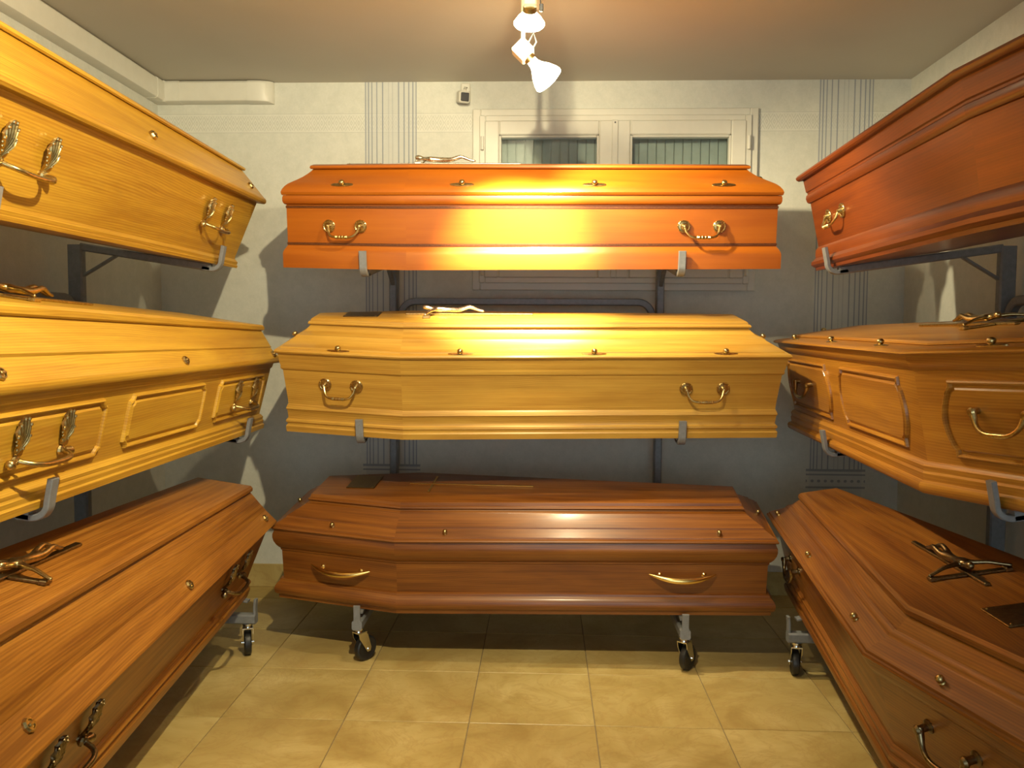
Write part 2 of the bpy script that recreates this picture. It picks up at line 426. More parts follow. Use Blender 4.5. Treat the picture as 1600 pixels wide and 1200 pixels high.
def sensor():
    S = empty('motion_sensor', Matrix.Translation((-.392, D, 2.49))); tag(S, 'small white motion sensor with dark square lens high on back wall', 'sensor')
    MB().box((-.024, -.020, -.055), (.022, -.001, .036), ch=.004).build('wall_plate', 'plastic', S, smooth=0)
    MB().tube([(-.002, -.02, .01), (-.003, -.05, -.012)], .008).build('ball_joint', 'plastic', S)
    m = Matrix.Translation((-.008, -.052, -.042)) @ Matrix.Rotation(.35, 4, 'Z') @ Matrix.Rotation(.25, 4, 'X')
    h = MB().box((-.028, -.028, -.028), (.028, .028, .028), ch=.006).build('housing', 'plastic', S, m, 0)
    MB().box((-.020, -.031, -.019), (.020, -.0275, .021), ch=.003).build('lens', 'lens', h, smooth=0)
    MB().sphere((.006, -.021, .012), .003, 8).build('indicator', 'lens', S)
sensor()

# ------------------------------------------------------------------ ceiling track and its two reflector lamps
def track():
    T = empty('lighting_track', Matrix.Translation((-.045, 0, H))); tag(T, 'cream tubular lighting track running along the middle of the ceiling', 'track')
    rings = []
    for y in (-1.6, 3.06):
        rings.append([(.030*math.cos(a), y, -.045+.030*math.sin(a)) for a in [2*PI*k/20 for k in range(20)]])
    MB().loft(rings).build('tube', 'cream', T)
    for y in (-1.2, .2, 1.5, 2.86): MB().box((-.012, y-.02, -.018), (.012, y+.02, -.0005), ch=.003).build('ceiling_clip', 'cream', T, smooth=0)
track()
FLOOD = [(.004, 0), (.017, .001), (.019, .022), (.024, .034), (.040, .056), (.052, .080), (.056, .094), (.0555, .100), (.050, .106), (.030, .111), (.004, .113)]
SHALLOW = [(.004, 0), (.016, .001), (.018, .006), (.026, .012), (.036, .022), (.043, .032), (.0485, .040), (.0485, .044), (.044, .049), (.026, .053), (.004, .054)]
def lamp(label, socket, direction, box_rot, prof, s, stem_r, box, cones, silvered=False):
    d = Vector(direction).normalized()
    q = d.to_track_quat('Z', 'Y').to_matrix().to_4x4()
    L = empty('spotlight', Matrix.Translation(socket)); tag(L, label, 'spotlight')
    hb = Matrix.Rotation(box_rot, 4, 'Y')
    MB().box((-box, -box, -box), (box, box, box), hb, ch=.004).build('lamp_holder', 'ceramic' if box > .022 else 'cream', L, smooth=0)
    top = H-socket[2]-.0755
    MB().tube([(0, 0, box*.6), (0, 0, top)], stem_r, 18).build('stem', 'cream', L)
    if stem_r < .02:
        MB().tube([(.02, -.030, .02), (.036, -.032, .05), (.046, -.028, .02), (.032, -.030, -.005)], .003, 6).build('spring_clip', 'steel', L)
    else:
        MB().tube([(stem_r+.003, 0, top-.004), (stem_r+.004, -.004, -.012)], .0018, 6).build('wire', 'lens', L)
        MB().box((stem_r+.001, -.012, -.034), (stem_r+.013, .004, -.012), ch=.002).build('switch', 'lens', L, smooth=0)
    off = q @ Matrix.Translation((0, 0, box*.8))
    MB().lathe([(.010, 0), (.021, .001), (.021, .014), (.0215, .016), (.010, .017)], 16, off).build('socket', 'brass', L)
    b0 = box*.8+.012
    off = q @ Matrix.Translation((0, 0, b0)); pr = [(r*s, h*s) for r, h in prof]
    MB().lathe(pr[:8]+[(.004, pr[7][1]-.0005)], 28, off).build('bulb', 'chrome' if silvered else 'bulb', L, smooth=60)
    MB().lathe([(.004, pr[7][1])]+[(r*.999, h) for r, h in pr[7:]], 28, off).build('front_glass', 'bulb_lens', L, smooth=60)
    # its light leaves through the front glass
    for watts, cone, blend in cones:
        ld = bpy.data.lights.new('lamp_light', 'SPOT'); ld.energy = watts; ld.color = LAMP_COL; ld.shadow_soft_size = .018
        ld.spot_size = math.radians(cone); ld.spot_blend = blend
        lo = bpy.data.objects.new('lamp_light', ld); COL.objects.link(lo); lo.parent = L
        lo.matrix_basis = Matrix.Translation(d*(b0+pr[-1][1]+.032)) @ d.to_track_quat('-Z', 'Y').to_matrix().to_4x4()
    return L
lamp('shallow glowing reflector bulb pointing down from its cream tube under the ceiling track', (-.050, 2.59, 2.312), (-.05, .70, -.71), .0, SHALLOW, 1.0, .027, .020, BACK_LAMP)
lamp('large glowing reflector bulb on a tilted square holder in front of the window', (-.080, 2.93, 2.276), (.68, .34, -.65), PI/4, FLOOD, .98, .008, .029, SIDE_LAMP)
lamp('silvered reflector bulb nearest the viewer on the ceiling track, turned to the left', (-.045, 1.22, 2.39), (-.55, .72, -.42), .0, FLOOD, 1.0, .008, .029, NEAR_LAMP, True)

# ------------------------------------------------------------------ coffins
class Coffin:
    def __init__(s, name, label, side, p, wood_, group):
        (s.X, s.Y, s.Z, yaw, tilt, s.L, s.wh, s.ws, s.wf, s.xs, s.zr, s.zt, s.ib, s.it, s.eth, s.etf, s.eb) = p
        s.hexa = side != 'L'
        s.dz = 0.0 if s.hexa else s.xs; s.dit = 0.0 if s.hexa else s.ws
        s.sg = 1 if side == 'R' else -1          # local y sign of the side that faces the aisle
        base = (0 if side == 'B' else PI/2)+yaw
        s.M = Matrix.Translation((s.X, s.Y, s.Z)) @ Matrix.Rotation(base, 4, 'Z') @ Matrix.Rotation(tilt, 4, 'X')
        s.o = empty(name, s.M); tag(s.o, label, 'coffin', group); s.mat = wood_
    def hw(s, x):
        if not s.hexa: return s.wh+(s.wf-s.wh)*x/s.L
        return s.wh+(s.ws-s.wh)*x/s.xs if x < s.xs else s.ws+(s.wf-s.ws)*(x-s.xs)/(s.L-s.xs)
    def corner_list(s, o, eh, ef, z, dzh=0, di=0):
        L = s.L; out = []
        out.append(Vector((eh, -(s.hw(eh)-o-di), z+dzh)))
        if s.hexa: out.append(Vector((s.xs, -(s.hw(s.xs)-o), z)))
        out.append(Vector((L-ef, -(s.hw(L-ef)-o), z)))
        out.append(Vector((L-ef, s.hw(L-ef)-o, z)))
        if s.hexa: out.append(Vector((s.xs, s.hw(s.xs)-o, z)))
        out.append(Vector((eh, s.hw(eh)-o-di, z+dzh)))
        return out
    def body_ring(s, o, z):
        t = 1-z/s.zr; return s.corner_list(o+s.ib*t, o+s.eb*t, o+s.eb*t, z)
    def lid_ring(s, u, v):
        return s.corner_list(s.it*u, s.eth*u, s.etf*u, s.zr+(s.zt-s.zr)*v, s.dz*v, s.dit*max(u, 0))
    def lofted(s, name, rings, mat=None, closed=False, smooth=32):
        """loft with grain running along every face"""
        n = len(rings[0]); m = len(rings); v = [p for r in rings for p in r]; f = []; uv = []
        vc = [0.0]
        for j in range(m): vc.append(vc[-1]+max(.002, (rings[(j+1) % m][0]-rings[j][0]).length))
        off = random.random()*5
        for j in range(m if closed else m-1):
            k = (j+1) % m
            for i in range(n):
                a, b_, c, d = rings[j][i], rings[j][(i+1) % n], rings[k][(i+1) % n], rings[k][i]
                t = (b_-a).normalized() if (b_-a).length > 1e-6 else Vector((1, 0, 0))
                f.append((j*n+i, j*n+(i+1) % n, k*n+(i+1) % n, k*n+i))
                uv.append([(i*3.1+(p-a).dot(t)+off, vv+i*.7) for p, vv in ((a, vc[j]), (b_, vc[j]), (c, vc[j+1]), (d, vc[j+1]))])
        if not closed:
            for r, jj in ((0, 0), (m-1, m-1)):
                idx = tuple(range(jj*n, jj*n+n)); f.append(idx); uv.append([(v[q].x+off, v[q].y+jj*.37) for q in idx])
        me = make_mesh(name, v, f, mat or s.mat, uv, smooth)
        return put(name, me, s.o)
    def body(s, core_o=.020):
        s.core = core_o
        return s.lofted('body', [s.body_ring(core_o, 0), s.body_ring(core_o, s.zr)])
    def ringpart(s, name, pts, mat=None):
        rings = [s.body_ring(o, z) for o, z in pts]
        inn = s.core+.003
        rings += [s.body_ring(inn, pts[-1][1]), s.body_ring(inn, pts[0][1])]
        return s.lofted(name, rings, mat, True)
    def lid(s, prof, slab):
        s.prof = prof
        s.lofted('lid', [s.lid_ring(.25, -.002)]+[s.lid_ring(u, v) for u, v in prof])
        s.lofted('lid_top_board', [s.lid_ring(u, v) for u, v in slab])
    # frames on the sides: x along, y outward, z up
    def seg(s, x, fn):
        """point on the aisle side ring at local x"""
        r = fn; n = len(r)
        pts = r[:n//2] if s.sg < 0 else r[n//2:][::-1]
        for a, b_ in zip(pts, pts[1:]):
            if x <= b_.x or b_ is pts[-1]:
                t = (x-a.x)/(b_.x-a.x); return a.lerp(b_, t), (b_-a).normalized()
    def frame(s, p, t, up):
        up = (up-t*up.dot(t)).normalized()
        nrm = t.cross(up)
        if nrm.y*s.sg < 0: t = -t; nrm = t.cross(up)
        # x=t, y=outward, z=up must be right handed: x cross y = z
        X = t; Yv = nrm
        if X.cross(Yv).dot(up) < 0: X = -X
        m = Matrix((X, Yv, up)).transposed().to_4x4(); m.translation = p
        return m
    def side_frame(s, x, z):
        a, t = s.seg(x, s.body_ring(s.core, z)); b_, _ = s.seg(x, s.body_ring(s.core, z+.02))
        return s.frame(a, t, b_-a)
    def lid_frame(s, x, u):
        pr = s.prof; best = None
        for (u0, v0), (u1, v1) in zip(pr, pr[1:]):
            if u0 <= u <= u1 and u1 > u0+.02: best = (u0, v0, u1, v1); break
        u0, v0, u1, v1 = best; k = (u-u0)/(u1-u0); v = v0+(v1-v0)*k
        a, t = s.seg(x, s.lid_ring(u, v)); b_, _ = s.seg(x, s.lid_ring(u1, v1)); c_, _ = s.seg(x, s.lid_ring(u0, v0))
        return s.frame(a, t, b_-c_)
    def top_frame(s, x, y):
        # x along the coffin, y across, z up off the lid; lids that rise to the head tilt it
        k = 1-x/s.L
        z = s.zt+s.dz*(1-(x-s.eth)/(s.L-s.eth-s.etf)); ang = math.atan2(s.dz, s.L-s.eth-s.etf)
        return Matrix.Translation((x, y, z+.0003)) @ Matrix.Rotation(ang, 4, 'Y')

CACHE = {}
def cached(key, fn):
    if key not in CACHE: CACHE[key] = fn()
    return CACHE[key]

# ---- hardware meshes (x along the face, y outward, z up)
RY = Matrix.Rotation(-PI/2, 4, 'X')      # lathe axis z -> +y
def m_rosette(mat):
    b = MB(); b.lathe([(.002, -.002), (.026, -.002), (.026, .003), (.023, .006), (.020, .004), (.014, .005), (.010, .012), (.008, .016), (.002, .017)], 20, RY)
    for k in range(18):
        a = 2*PI*k/18; b.sphere((.0235*math.cos(a), .0055, .0235*math.sin(a)), .0030, 6)
    return b.mesh('rosette', mat)
def m_bail(mat, half, drop=.044):
    pts = []; rad = []
    for k in range(25):
        t = -1+2*k/24; a = abs(t)
        x = half*t*(1.0+.06*(1-a)) if a < .8 else half*t
        zz = -drop*(1-a**4.5)**.6 if a < 1 else 0
        yy = .014+.026*(1-a**6)
        pts.append((x, yy, zz+.002)); rad.append(.0046+.0022*math.exp(-(t/.33)**2)+(.0012 if a > .9 else 0))
    b = MB(); b.tube(pts, rad, 10)
    for t in (-.36, -.22, -.08, .08, .22, .36):   # knurled grip
        k = min(range(25), key=lambda i: abs(-1+2*i/24-t)); p = pts[k]
        b.sphere(p, .0078, 8, (.55, 1, 1))
    for sx in (-1, 1): b.sphere((sx*half, .016, .0), .0075, 8)
    return b.mesh('handle', mat)
def handle_bail(c, x, z, half, mat='brass', drop=.044):
    f = c.side_frame(x, z)
    h = put('handle', cached(('bail', mat, half, drop), lambda: m_bail(mat, half, drop)), c.o, f)
    r = cached(('rosette', mat), lambda: m_rosette(mat))
    for sx in (-1, 1): put('rosette', r, h, Matrix.Translation((sx*half, .001, 0)))
def m_shell(mat):
    b = MB(); n = 6; rings_f = []; N_ = 37; rows = 9
    for side in (0, 1):
        for j in range(rows):
            t = j/(rows-1); row = []
            for i in range(N_):
                a = (i/(N_-1)-.5); ang = a*.80
                scal = 1+.07*abs(math.cos(a*PI*n)) if j == rows-1 else 1
                r = (.010+.088*t)*scal*(1-.38*(2*a)**2*t)
                rib = .0052*(abs(math.cos(a*PI*n))-.5)*min(1, t*1.6)
                y = .006+.016*math.sin(t*PI*.9)*.6+.010*t+rib-(.006 if side else 0)
                row.append(Vector((r*math.sin(ang)*.85, y, -.022+r*math.cos(ang))))
            rings_f.append(row)
    v = [p for r in rings_f for p in r]; f = []
    R_ = rows
    for side in (0, 1):
        for j in range(R_-1):
            for i in range(N_-1):
                q = (side*R_+j)*N_+i; f.append((q, q+1, q+1+N_, q+N_))
    A = lambda j, i: j*N_+i; B = lambda j, i: (R_+j)*N_+i
    for j in range(R_-1):
        f += [(A(j, 0), A(j+1, 0), B(j+1, 0), B(j, 0)), (A(j, N_-1), A(j+1, N_-1), B(j+1, N_-1), B(j, N_-1))]
    for i in range(N_-1):
        f += [(A(0, i), A(0, i+1), B(0, i+1), B(0, i)), (A(R_-1, i), A(R_-1, i+1), B(R_-1, i+1), B(R_-1, i))]
    b.add(v, f)
    for k in range(n):
        a = (k/(n-1)-.5)*.98; r = .101*(1-.38*(2*a)**2); b.sphere((r*math.sin(a*.80)*.85, .021, -.022+r*math.cos(a*.80)), .0044, 6)
    for sx in (-1, 1):
        for t in (.3, .5, .72): 
            r = (.010+.088*t)*(1-.38*t); b.sphere((sx*r*math.sin(.41)*.85, .017, -.022+r*math.cos(.41)), .0034, 6)
    b.sphere((0, .010, -.020), .013, 10, (1, .8, 1)); b.tube([(0, -.002, -.018), (0, .02, -.020)], .008, 8)
    return b.mesh('shell_plate', mat, 28)
def m_shellbar(mat, half):
    pts = []; 
    for k in range(21):
        t = -1+2*k/20; a = abs(t); pts.append((half*t, .014+.042*(1-a**5)**.7, -.020-.006*(1-a**2)))
    b = MB(); b.tube(pts, [.0062]*21, 10)
    for sx in (-1, 1):
        b.tube([(sx*half, .012, -.020), (sx*(half+.014), .016, -.022), (sx*(half+.026), .018, -.024)], [.006, .009, .011], 10)
        b.sphere((sx*(half+.028), .018, -.024), .0115, 10, (.7, 1, 1))
    return b.mesh('handle', mat, 50)
def handle_shell(c, x, z, half=.085, mat='brass'):
    f = c.side_frame(x, z)
    h = put('handle', cached(('sbar', mat, half), lambda: m_shellbar(mat, half)), c.o, f)
    r = cached(('shell', mat), lambda: m_shell(mat))
    for sx in (-1, 1): put('shell_plate', r, h, Matrix.Translation((sx*half, .0, 0)))
def m_goldbar():
    pts = []; rad = []
    for k in range(25):
        t = -1+2*k/24; a = abs(t); pts.append((.128*t, .012+.030*(1-a**2), -.016*(1-a**2)+.004)); rad.append(.0022+.0108*(1-a**2.2))
    return MB().tube(pts, rad, 12).mesh('handle', 'gold', 60)
def handle_gold(c, x, z):
    f = c.side_frame(x, z)
    h = put('handle', cached('gold', m_goldbar), c.o, f)
    pm = cached('goldpost', lambda: MB().lathe([(.002, -.002), (.010, -.002), (.010, .002), (.005, .006), (.005, .026), (.002, .027)], 12, RY).mesh('post', 'gold'))
    for sx in (-1, 1): put('post', pm, h, Matrix.Translation((sx*.085, 0, -.004)))
def m_swan(mat, half):
    pts = []; rad = []
    for k in range(29):
        t = -1+2*k/28; a = abs(t)
        pts.append((half*t*(1+.08*(1-a)), .024+.018*(1-a**4), .012-.058*(1-a**3.2)**.7)); rad.append(.0062+.0035*math.exp(-((a-.97)/.10)**2)+.0012*math.exp(-(t/.2)**2))
    b = MB(); b.tube(pts, rad, 12)
    return b.mesh('handle', mat, 60)
def handle_swan(c, x, z, half=.075, mat='brass'):
    f = c.side_frame(x, z)
    h = put('handle', cached(('swan', mat, half), lambda: m_swan(mat, half)), c.o, f)
    pm = cached(('swanpost', mat), lambda: MB().lathe([(.002, -.002), (.016, -.002), (.016, .003), (.009, .007), (.009, .024), (.012, .030), (.008, .036), (.002, .037)], 16, RY).mesh('post', mat))
    for sx in (-1, 1): put('post', pm, h, Matrix.Translation((sx*half, 0, .006)))
def m_ball(): return MB().lathe([(.002, -.001), (.008, -.001), (.008, .002), (.0055, .003), (.0095, .007), (.0118, .012), (.0100, .018), (.005, .021), (.001, .0215)], 14, RY).mesh('lid_screw', 'brass', 60)
def m_plate():
    n = 24; top = []; 
    for k in range(n):
        a = 2*PI*k/n; cx = math.cos(a); rr = .0115*(abs(math.sin(a))**.8)*(1 if math.sin(a) > 0 else -1)
        top.append((.047*(abs(cx)**1.0)*(1 if cx > 0 else -1), rr+.0))
    return MB().loft([[(x, -.001, z) for x, z in top], [(x, .0022, z) for x, z in top], [(x*.86, .0036, z*.7) for x, z in top]]).mesh('screw_plate', 'brass', 40)
def m_egg(): return MB().lathe([(.002, -.001), (.0085, -.001), (.0085, .0015), (.007, .003), (.0095, .009), (.0085, .015), (.0045, .0185), (.001, .019)], 14, RY).mesh('lid_screw', 'brass', 60)
def m_oct():
    b = MB(); b.lathe([(.002, -.001), (.0155, -.001), (.0155, .004), (.013, .0085), (.010, .0085), (.0092, .006), (.002, .006)], 8, RY)
    b.box((-.0085, .005, -.0035), (.0085, .0125, .0035), ch=.0015)
    return b.mesh('lid_screw', 'brass', 25)
def screws(c, xs, u, kind):
    for x in xs:
        f = c.lid_frame(x, u)
        if kind == 'ball':
            o = put('lid_screw', cached('ball', m_ball), c.o, f); put('screw_plate', cached('plate', m_plate), o)
        elif kind == 'egg': put('lid_screw', cached('egg', m_egg), c.o, f)
        else: put('lid_screw', cached('oct', m_oct), c.o, f)
def end_screw(c, u, kind, foot=True, y=None):
    """a screw in the middle of the sloping end of the lid"""
    pr = c.prof
    for (u0, v0), (u1, v1) in zip(pr, pr[1:]):
        if u0 <= u <= u1 and u1 > u0+.02: break
    v = v0+(v1-v0)*(u-u0)/(u1-u0)
    ef = c.etf if foot else c.eth
    z = c.zr+(c.zt-c.zr)*v+(0 if foot else c.dz*v); x = c.L-ef*u if foot else ef*u
    sl = Vector(((-1 if foot else 1)*ef*(u1-u0), 0, (c.zt-c.zr)*(v1-v0))).normalized()
    t = Vector((0, 1, 0)); out = t.cross(sl)
    if out.x*(1 if foot else -1) < 0: t = -t; out = t.cross(sl)
    m = Matrix((-t if (t.cross(out)).dot(sl) < 0 else t, out, sl)).transposed().to_4x4(); m.translation = (x, y or 0, z)
    o = put('lid_screw', cached({'ball': 'ball', 'egg': 'egg', 'oct': 'oct'}[kind], {'ball': m_ball, 'egg': m_egg, 'oct': m_oct}[kind]), c.o, m)
def figure_mesh(mat):
    me = bpy.data.meshes.new('figure')
    V = [(.150, 0, .020, .0165), (.112, 0, .021, .0145), (.078, 0, .024, .019), (.050, 0, .025, .010), (.026, .003, .031, .0155), (.010, .004, .031, .0115)]
    E_ = [(0, 1), (1, 2), (2, 3), (3, 4), (4, 5)]
    for sy in (-1, 1):
        b = len(V)
        V += [(.066, sy*.020, .024, .0095), (.052, sy*.056, .024, .0072), (.036, sy*.092, .017, .0058), (.031, sy*.106, .014, .0062)]
        E_ += [(2, b), (b, b+1), (b+1, b+2), (b+2, b+3)]
        b = len(V)
        V += [(.165, sy*.011, .021, .0125), (.206, sy*.012, .035, .0098), (.248, sy*.006, .019, .0070), (.268, sy*.005, .016, .0060)]
        E_ += [(0, b), (b, b+1), (b+1, b+2), (b+2, b+3)]
    me.from_pydata([v[:3] for v in V], E_, [])
    o = bpy.data.objects.new('tmp', me); COL.objects.link(o)
    md = o.modifiers.new('Skin', 'SKIN'); md.use_smooth_shade = True
    for i, v in enumerate(V):
        me.skin_vertices[0].data[i].radius = (v[3]*.78, v[3]*.78); me.skin_vertices[0].data[i].use_root = (i == 0)
    o.modifiers.new('Sub', 'SUBSURF').levels = 1
    dg = bpy.context.evaluated_depsgraph_get(); ev = o.evaluated_get(dg)
    out = bpy.data.meshes.new_from_object(ev); out.name = 'figure'
    bpy.data.objects.remove(o); out.materials.clear(); out.materials.append(M[mat]); out.shade_smooth()
    return out
def crucifix(c, x, y, length=.52, arm=.115, arm_at=.095, rot=0.0, figure='brass', mat='brass', w=.020, th=.008):
    f = c.top_frame(x, y) @ Matrix.Rotation(rot, 4, 'Z')
    b = MB(); b.box((0, -w/2, 0), (length, w/2, th), ch=.002); b.box((arm_at-w/2, -arm, 0), (arm_at+w/2, -w/2, th), ch=.002); b.box((arm_at-w/2, w/2, 0), (arm_at+w/2, arm, th), ch=.002)
    if figure:
        for sy in (-1, 1): b.box((arm_at-w*.75, sy*arm-.009, 0), (arm_at+w*.75, sy*arm+.009, th+.003), ch=.002)
    o = put('crucifix', b.mesh('crucifix', mat, 0), c.o, f)
    if figure:
        g = put('figure', cached(('figure', figure), lambda: figure_mesh(figure)), o, Matrix.Translation((arm_at-.038, 0, th-.008)))
        g['label'] = 'small cast metal figure with outstretched arms'
        MB().lathe([(.012, th-.001), (.022, th), (.021, th+.006), (.012, th+.008)], 14, Matrix.Translation((arm_at+.30, 0, 0))).build('emblem', mat, o) if False else None
def plate(c, x0, x1, y0, y1, mat='plaque'):
    f = c.top_frame((x0+x1)/2, (y0+y1)/2); hx, hy = (x1-x0)/2, (y1-y0)/2
    o = MB().box((-hx, -hy, 0), (hx, hy, .004), ch=.0012).build('name_plate', mat, c.o, f, 0)
    for sx in (-1, 1):
        for sy in (-1, 1): MB().sphere((sx*(hx-.01), sy*(hy-.01), .0042), .0028, 6).build('pin', 'brass', o)

# ---- carved panels of the side boards: outline in (along, up)
def panel(c, x0, x1, z0, z1, style):
    f = c.side_frame((x0+x1)/2, z0)
    a = Vector(c.side_frame(x0, z0).translation); b_ = Vector(c.side_frame(x1, z0).translation)
    W = (b_-a).length; Hh = z1-z0
    def outline(d):
        """outline drawn in by d"""
        if style == 'notch':                      # quarter-round notches at the corners
            R_ = .020+d; pts = []
            t0, t1 = math.acos(min(1, d/R_)), math.asin(min(1, d/R_))
            arc = [t0+(t1-t0)*k/5 for k in range(6)]
            for (cx, cz, sx, sz, rev) in ((-W/2, 0, 1, 1, 0), (W/2, 0, -1, 1, 1), (W/2, Hh, -1, -1, 0), (-W/2, Hh, 1, -1, 1)):
                q = [(cx+sx*R_*math.cos(t), cz+sz*R_*math.sin(t)) for t in arc]
                pts += q[::-1] if rev else q
            return pts
        K = 16
        def bulge(t):                             # serpentine sides: square shoulders, belly in the middle
            if t < .14 or t > .86: return 0.0
            return .010+.022*math.sin(PI*(t-.14)/.72)
        zs = [d+(Hh-2*d)*k/K for k in range(K+1)]
        R_ = [(W/2-.015+bulge(z/Hh)-d, z) for z in zs]; L_ = [(-W/2+.015-bulge(z/Hh)+d, z) for z in zs]
        return R_+L_[::-1]
    loops = []
    for d, y in ((0, -.004), (0, .0010), (.002, .0080), (.006, .0105), (.010, .0085), (.0125, .0004), (.0185, .0004), (.026, .0075), (.0262, .0075)):
        loops.append([Vector((p, y, q)) for p, q in outline(d)])
    mb = MB(); mb.loft(loops)
    uv = [[(mb.v[i].x+x0*1.7, mb.v[i].z) for i in q] for q in mb.f]
    me = make_mesh('panel', mb.v, mb.f, c.mat, uv, 20)
    return put('panel', me, c.o, f)

GB = 'coffins on the back rack'; GL = 'coffins on the left rack'; GR = 'coffins on the right rack'
PAR = {
'B1': (-1.0637, 3.6048, 1.6036, .0082, .1653, 2.0062, .2166, .3214, .2074, .5148, .2896, .413, -.0013, .1583, .1215, .1397, -.0057),
'B2': (-1.0612, 3.4415, .9269, .0403, .1635, 2.0029, .1813, .2982, .2401, .5042, .3256, .4522, .047, .1572, .1419, .1611, .0239),
'B3': (-1.0770, 3.5287, .2545, -.0606, .1437, 1.9944, .2246, .3279, .2266, .5295, .2887, .41, -.012, .1554, .1607, .1472, .0072),
'L1': (-1.5107, 1.5119, 1.5964, -.0246, .1539, 1.9994, .2914, -.0119, .2385, .0298, .2832, .4149, .0563, .102, .1016, .0937, .04),
'L2': (-1.4224, 1.5062, .9261, -.0076, .1428, 1.9995, .2864, .0023, .2436, .0394, .2828, .4347, .0228, .0804, .1024, .0887, .0282),
'L3': (-1.2350, 1.2900, .2618, .0503, .1567, 1.9951, .2838, .0354, .2115, .0577, .3045, .4569, .0644, .1278, .1071, .0849, .0441),
'R1': (1.30, 1.4576, 1.5856, .0154, -.1405, 1.9859, .1892, .279, .2048, .5955, .3644, .42, .0082, .12, .1, .1, .053),
'R2': (1.4000, 1.7841, .9173, .0559, -.1528, 1.9684, .1943, .3400, .2118, .5502, .3856, .4138, .0121, .0999, .1, .0897, .0268),
'R3': (1.1495, 1.4823, .2676, -.0078, -.1592, 1.9911, .2214, .3301, .1789, .5131, .3111, .4243, .025, .1411, .1, .1792, .03)}
CF = {}
def C(key, label, wood_, group):
    c = Coffin('coffin', label, key[0], PAR[key], wood_, group); CF[key] = c; return c

# back, top: bell-shaped lid, beaded inlay bands
c = C('B1', 'glossy honey-orange coffin with two beaded inlay bands, topmost on the back rack under the window', 'honey', GB)
c.body(.016)
c.ringpart('base_moulding', [(-.002, 0), (-.002, .058), (.001, .068), (.006, .076), (.012, .084), (.014, .088)])
c.ringpart('rim_moulding', [(.015, .252), (.010, .254), (.006, .258), (.003, .266), (.003, .280), (.006, .289)])
c.ringpart('inlay_band', [(.0155, .092), (.0135, .093), (.0135, .101), (.0155, .102)], 'inlay')
c.ringpart('inlay_band', [(.0155, .238), (.0135, .239), (.0135, .247), (.0155, .248)], 'inlay')
c.lid([(.02, 0), (0, .03), (-.01, .10), (.02, .18), (.09, .28), (.18, .36), (.30, .43), (.45, .51), (.58, .59), (.70, .68), (.80, .77), (.88, .86)],
      [(.88, .85), (.80, .85), (.77, .89), (.79, .95), (.87, .99), (.95, 1.0)])
handle_bail(c, .262, .168, .068); handle_bail(c, 1.687, .168, .072)
screws(c, (.256, .736, 1.255, 1.769), .135, 'ball'); end_screw(c, .35, 'ball')
crucifix(c, .44, 0, .52, .105, .10, 0, 'palebrass', 'palebrass'); plate(c, .235, .385, -.055, .055)

# back, middle: stepped pale oak lid
c = C('B2', 'pale oak coffin with stepped lid and drop handles, middle one on the back rack', 'paleoak', GB)
c.body(.018)
c.ringpart('base_moulding', [(-.004, 0), (-.004, .022), (.000, .028), (.004, .030), (.004, .036), (-.001, .042), (.001, .050), (.007, .054), (.010, .060), (.010, .090), (.006, .096), (.010, .104), (.014, .112), (.0175, .116), (.0175, .128)])
c.ringpart('rim_moulding', [(.017, .258), (.013, .262), (.011, .268), (.013, .276), (.011, .286), (.009, .3255)])
c.lid([(.04, 0), (0, .03), (-.02, .08), (0, .13), (.03, .15), (.13, .165), (.14, .21), (.16, .215), (.50, .475), (.52, .515), (.56, .525), (.66, .575), (.75, .65), (.82, .74), (.86, .82)],
      [(.86, .81), (.80, .81), (.79, .85), (.81, .90), (.86, .91), (.87, .97), (.91, 1.0)])
handle_bail(c, .26, .206, .066); handle_bail(c, 1.68, .203, .073)
screws(c, (.258, .731, 1.242, 1.75), .085, 'ball'); end_screw(c, .30, 'ball'); end_screw(c, .30, 'ball', False)
crucifix(c, .49, .03, .525, .10, .095, 0, 'palebrass', 'brass'); plate(c, .245, .385, -.045, .075)

# back, bottom: mahogany, polished gold bar handles
c = C('B3', 'dark mahogany coffin with curved polished gold bar handles, lowest on the back rack', 'mahogany', GB)
c.body(.030)
c.ringpart('base_moulding', [(.010, 0), (.010, .014), (.004, .018), (-.002, .026), (-.004, .040), (.000, .054), (.008, .064), (.016, .070), (.018, .078), (.027, .080)])
c.ringpart('rim_moulding', [(.029, .196), (.026, .200), (.026, .206), (.020, .212), (.012, .224), (.005, .240), (.002, .256), (.003, .270), (.008, .280), (.010, .288)])
c.lid([(.06, 0), (.02, .015), (.0, .06), (.02, .10), (.08, .13), (.09, .17), (.32, .345), (.33, .385), (.72, .66), (.75, .70), (.80, .72), (.84, .78)],
      [(.90, .77), (.80, .775), (.78, .81), (.80, .86), (.84, .88), (.86, .98), (.90, 1.0)])
handle_gold(c, .296, .150); handle_gold(c, 1.635, .158)
screws(c, (.264, .722, 1.771), .20, 'egg'); end_screw(c, .30, 'egg'); end_screw(c, .30, 'egg', False)
crucifix(c, .519, .026, .525, .105, .098, 0, None, 'gold', .009, .005); plate(c, .262, .382, -.045, .116)

# left rack: straight-sided coffins
c = C('L1', 'plain golden oak coffin with smooth sloping lid, topmost on the left rack', 'oak_l1', GL)
c.body(.026)
c.ringpart('base_moulding', [(.008, 0), (.008, .010), (.012, .013), (.012, .024), (.018, .030), (.022, .034), (.0255, .036), (.0255, .044)])
c.lid([(.10, 0), (.02, .01), (-.03, .06), (-.03, .13), (.0, .18), (.06, .215), (.86, .90)],
      [(.92, .89), (.78, .89), (.74, .92), (.75, .97), (.82, 1.0), (1.0, 1.0)])
handle_shell(c, .46, .150); handle_shell(c, 1.61, .158)
screws(c, (.16, 1.032, 1.887), .30, 'oct'); end_screw(c, .30, 'oct')

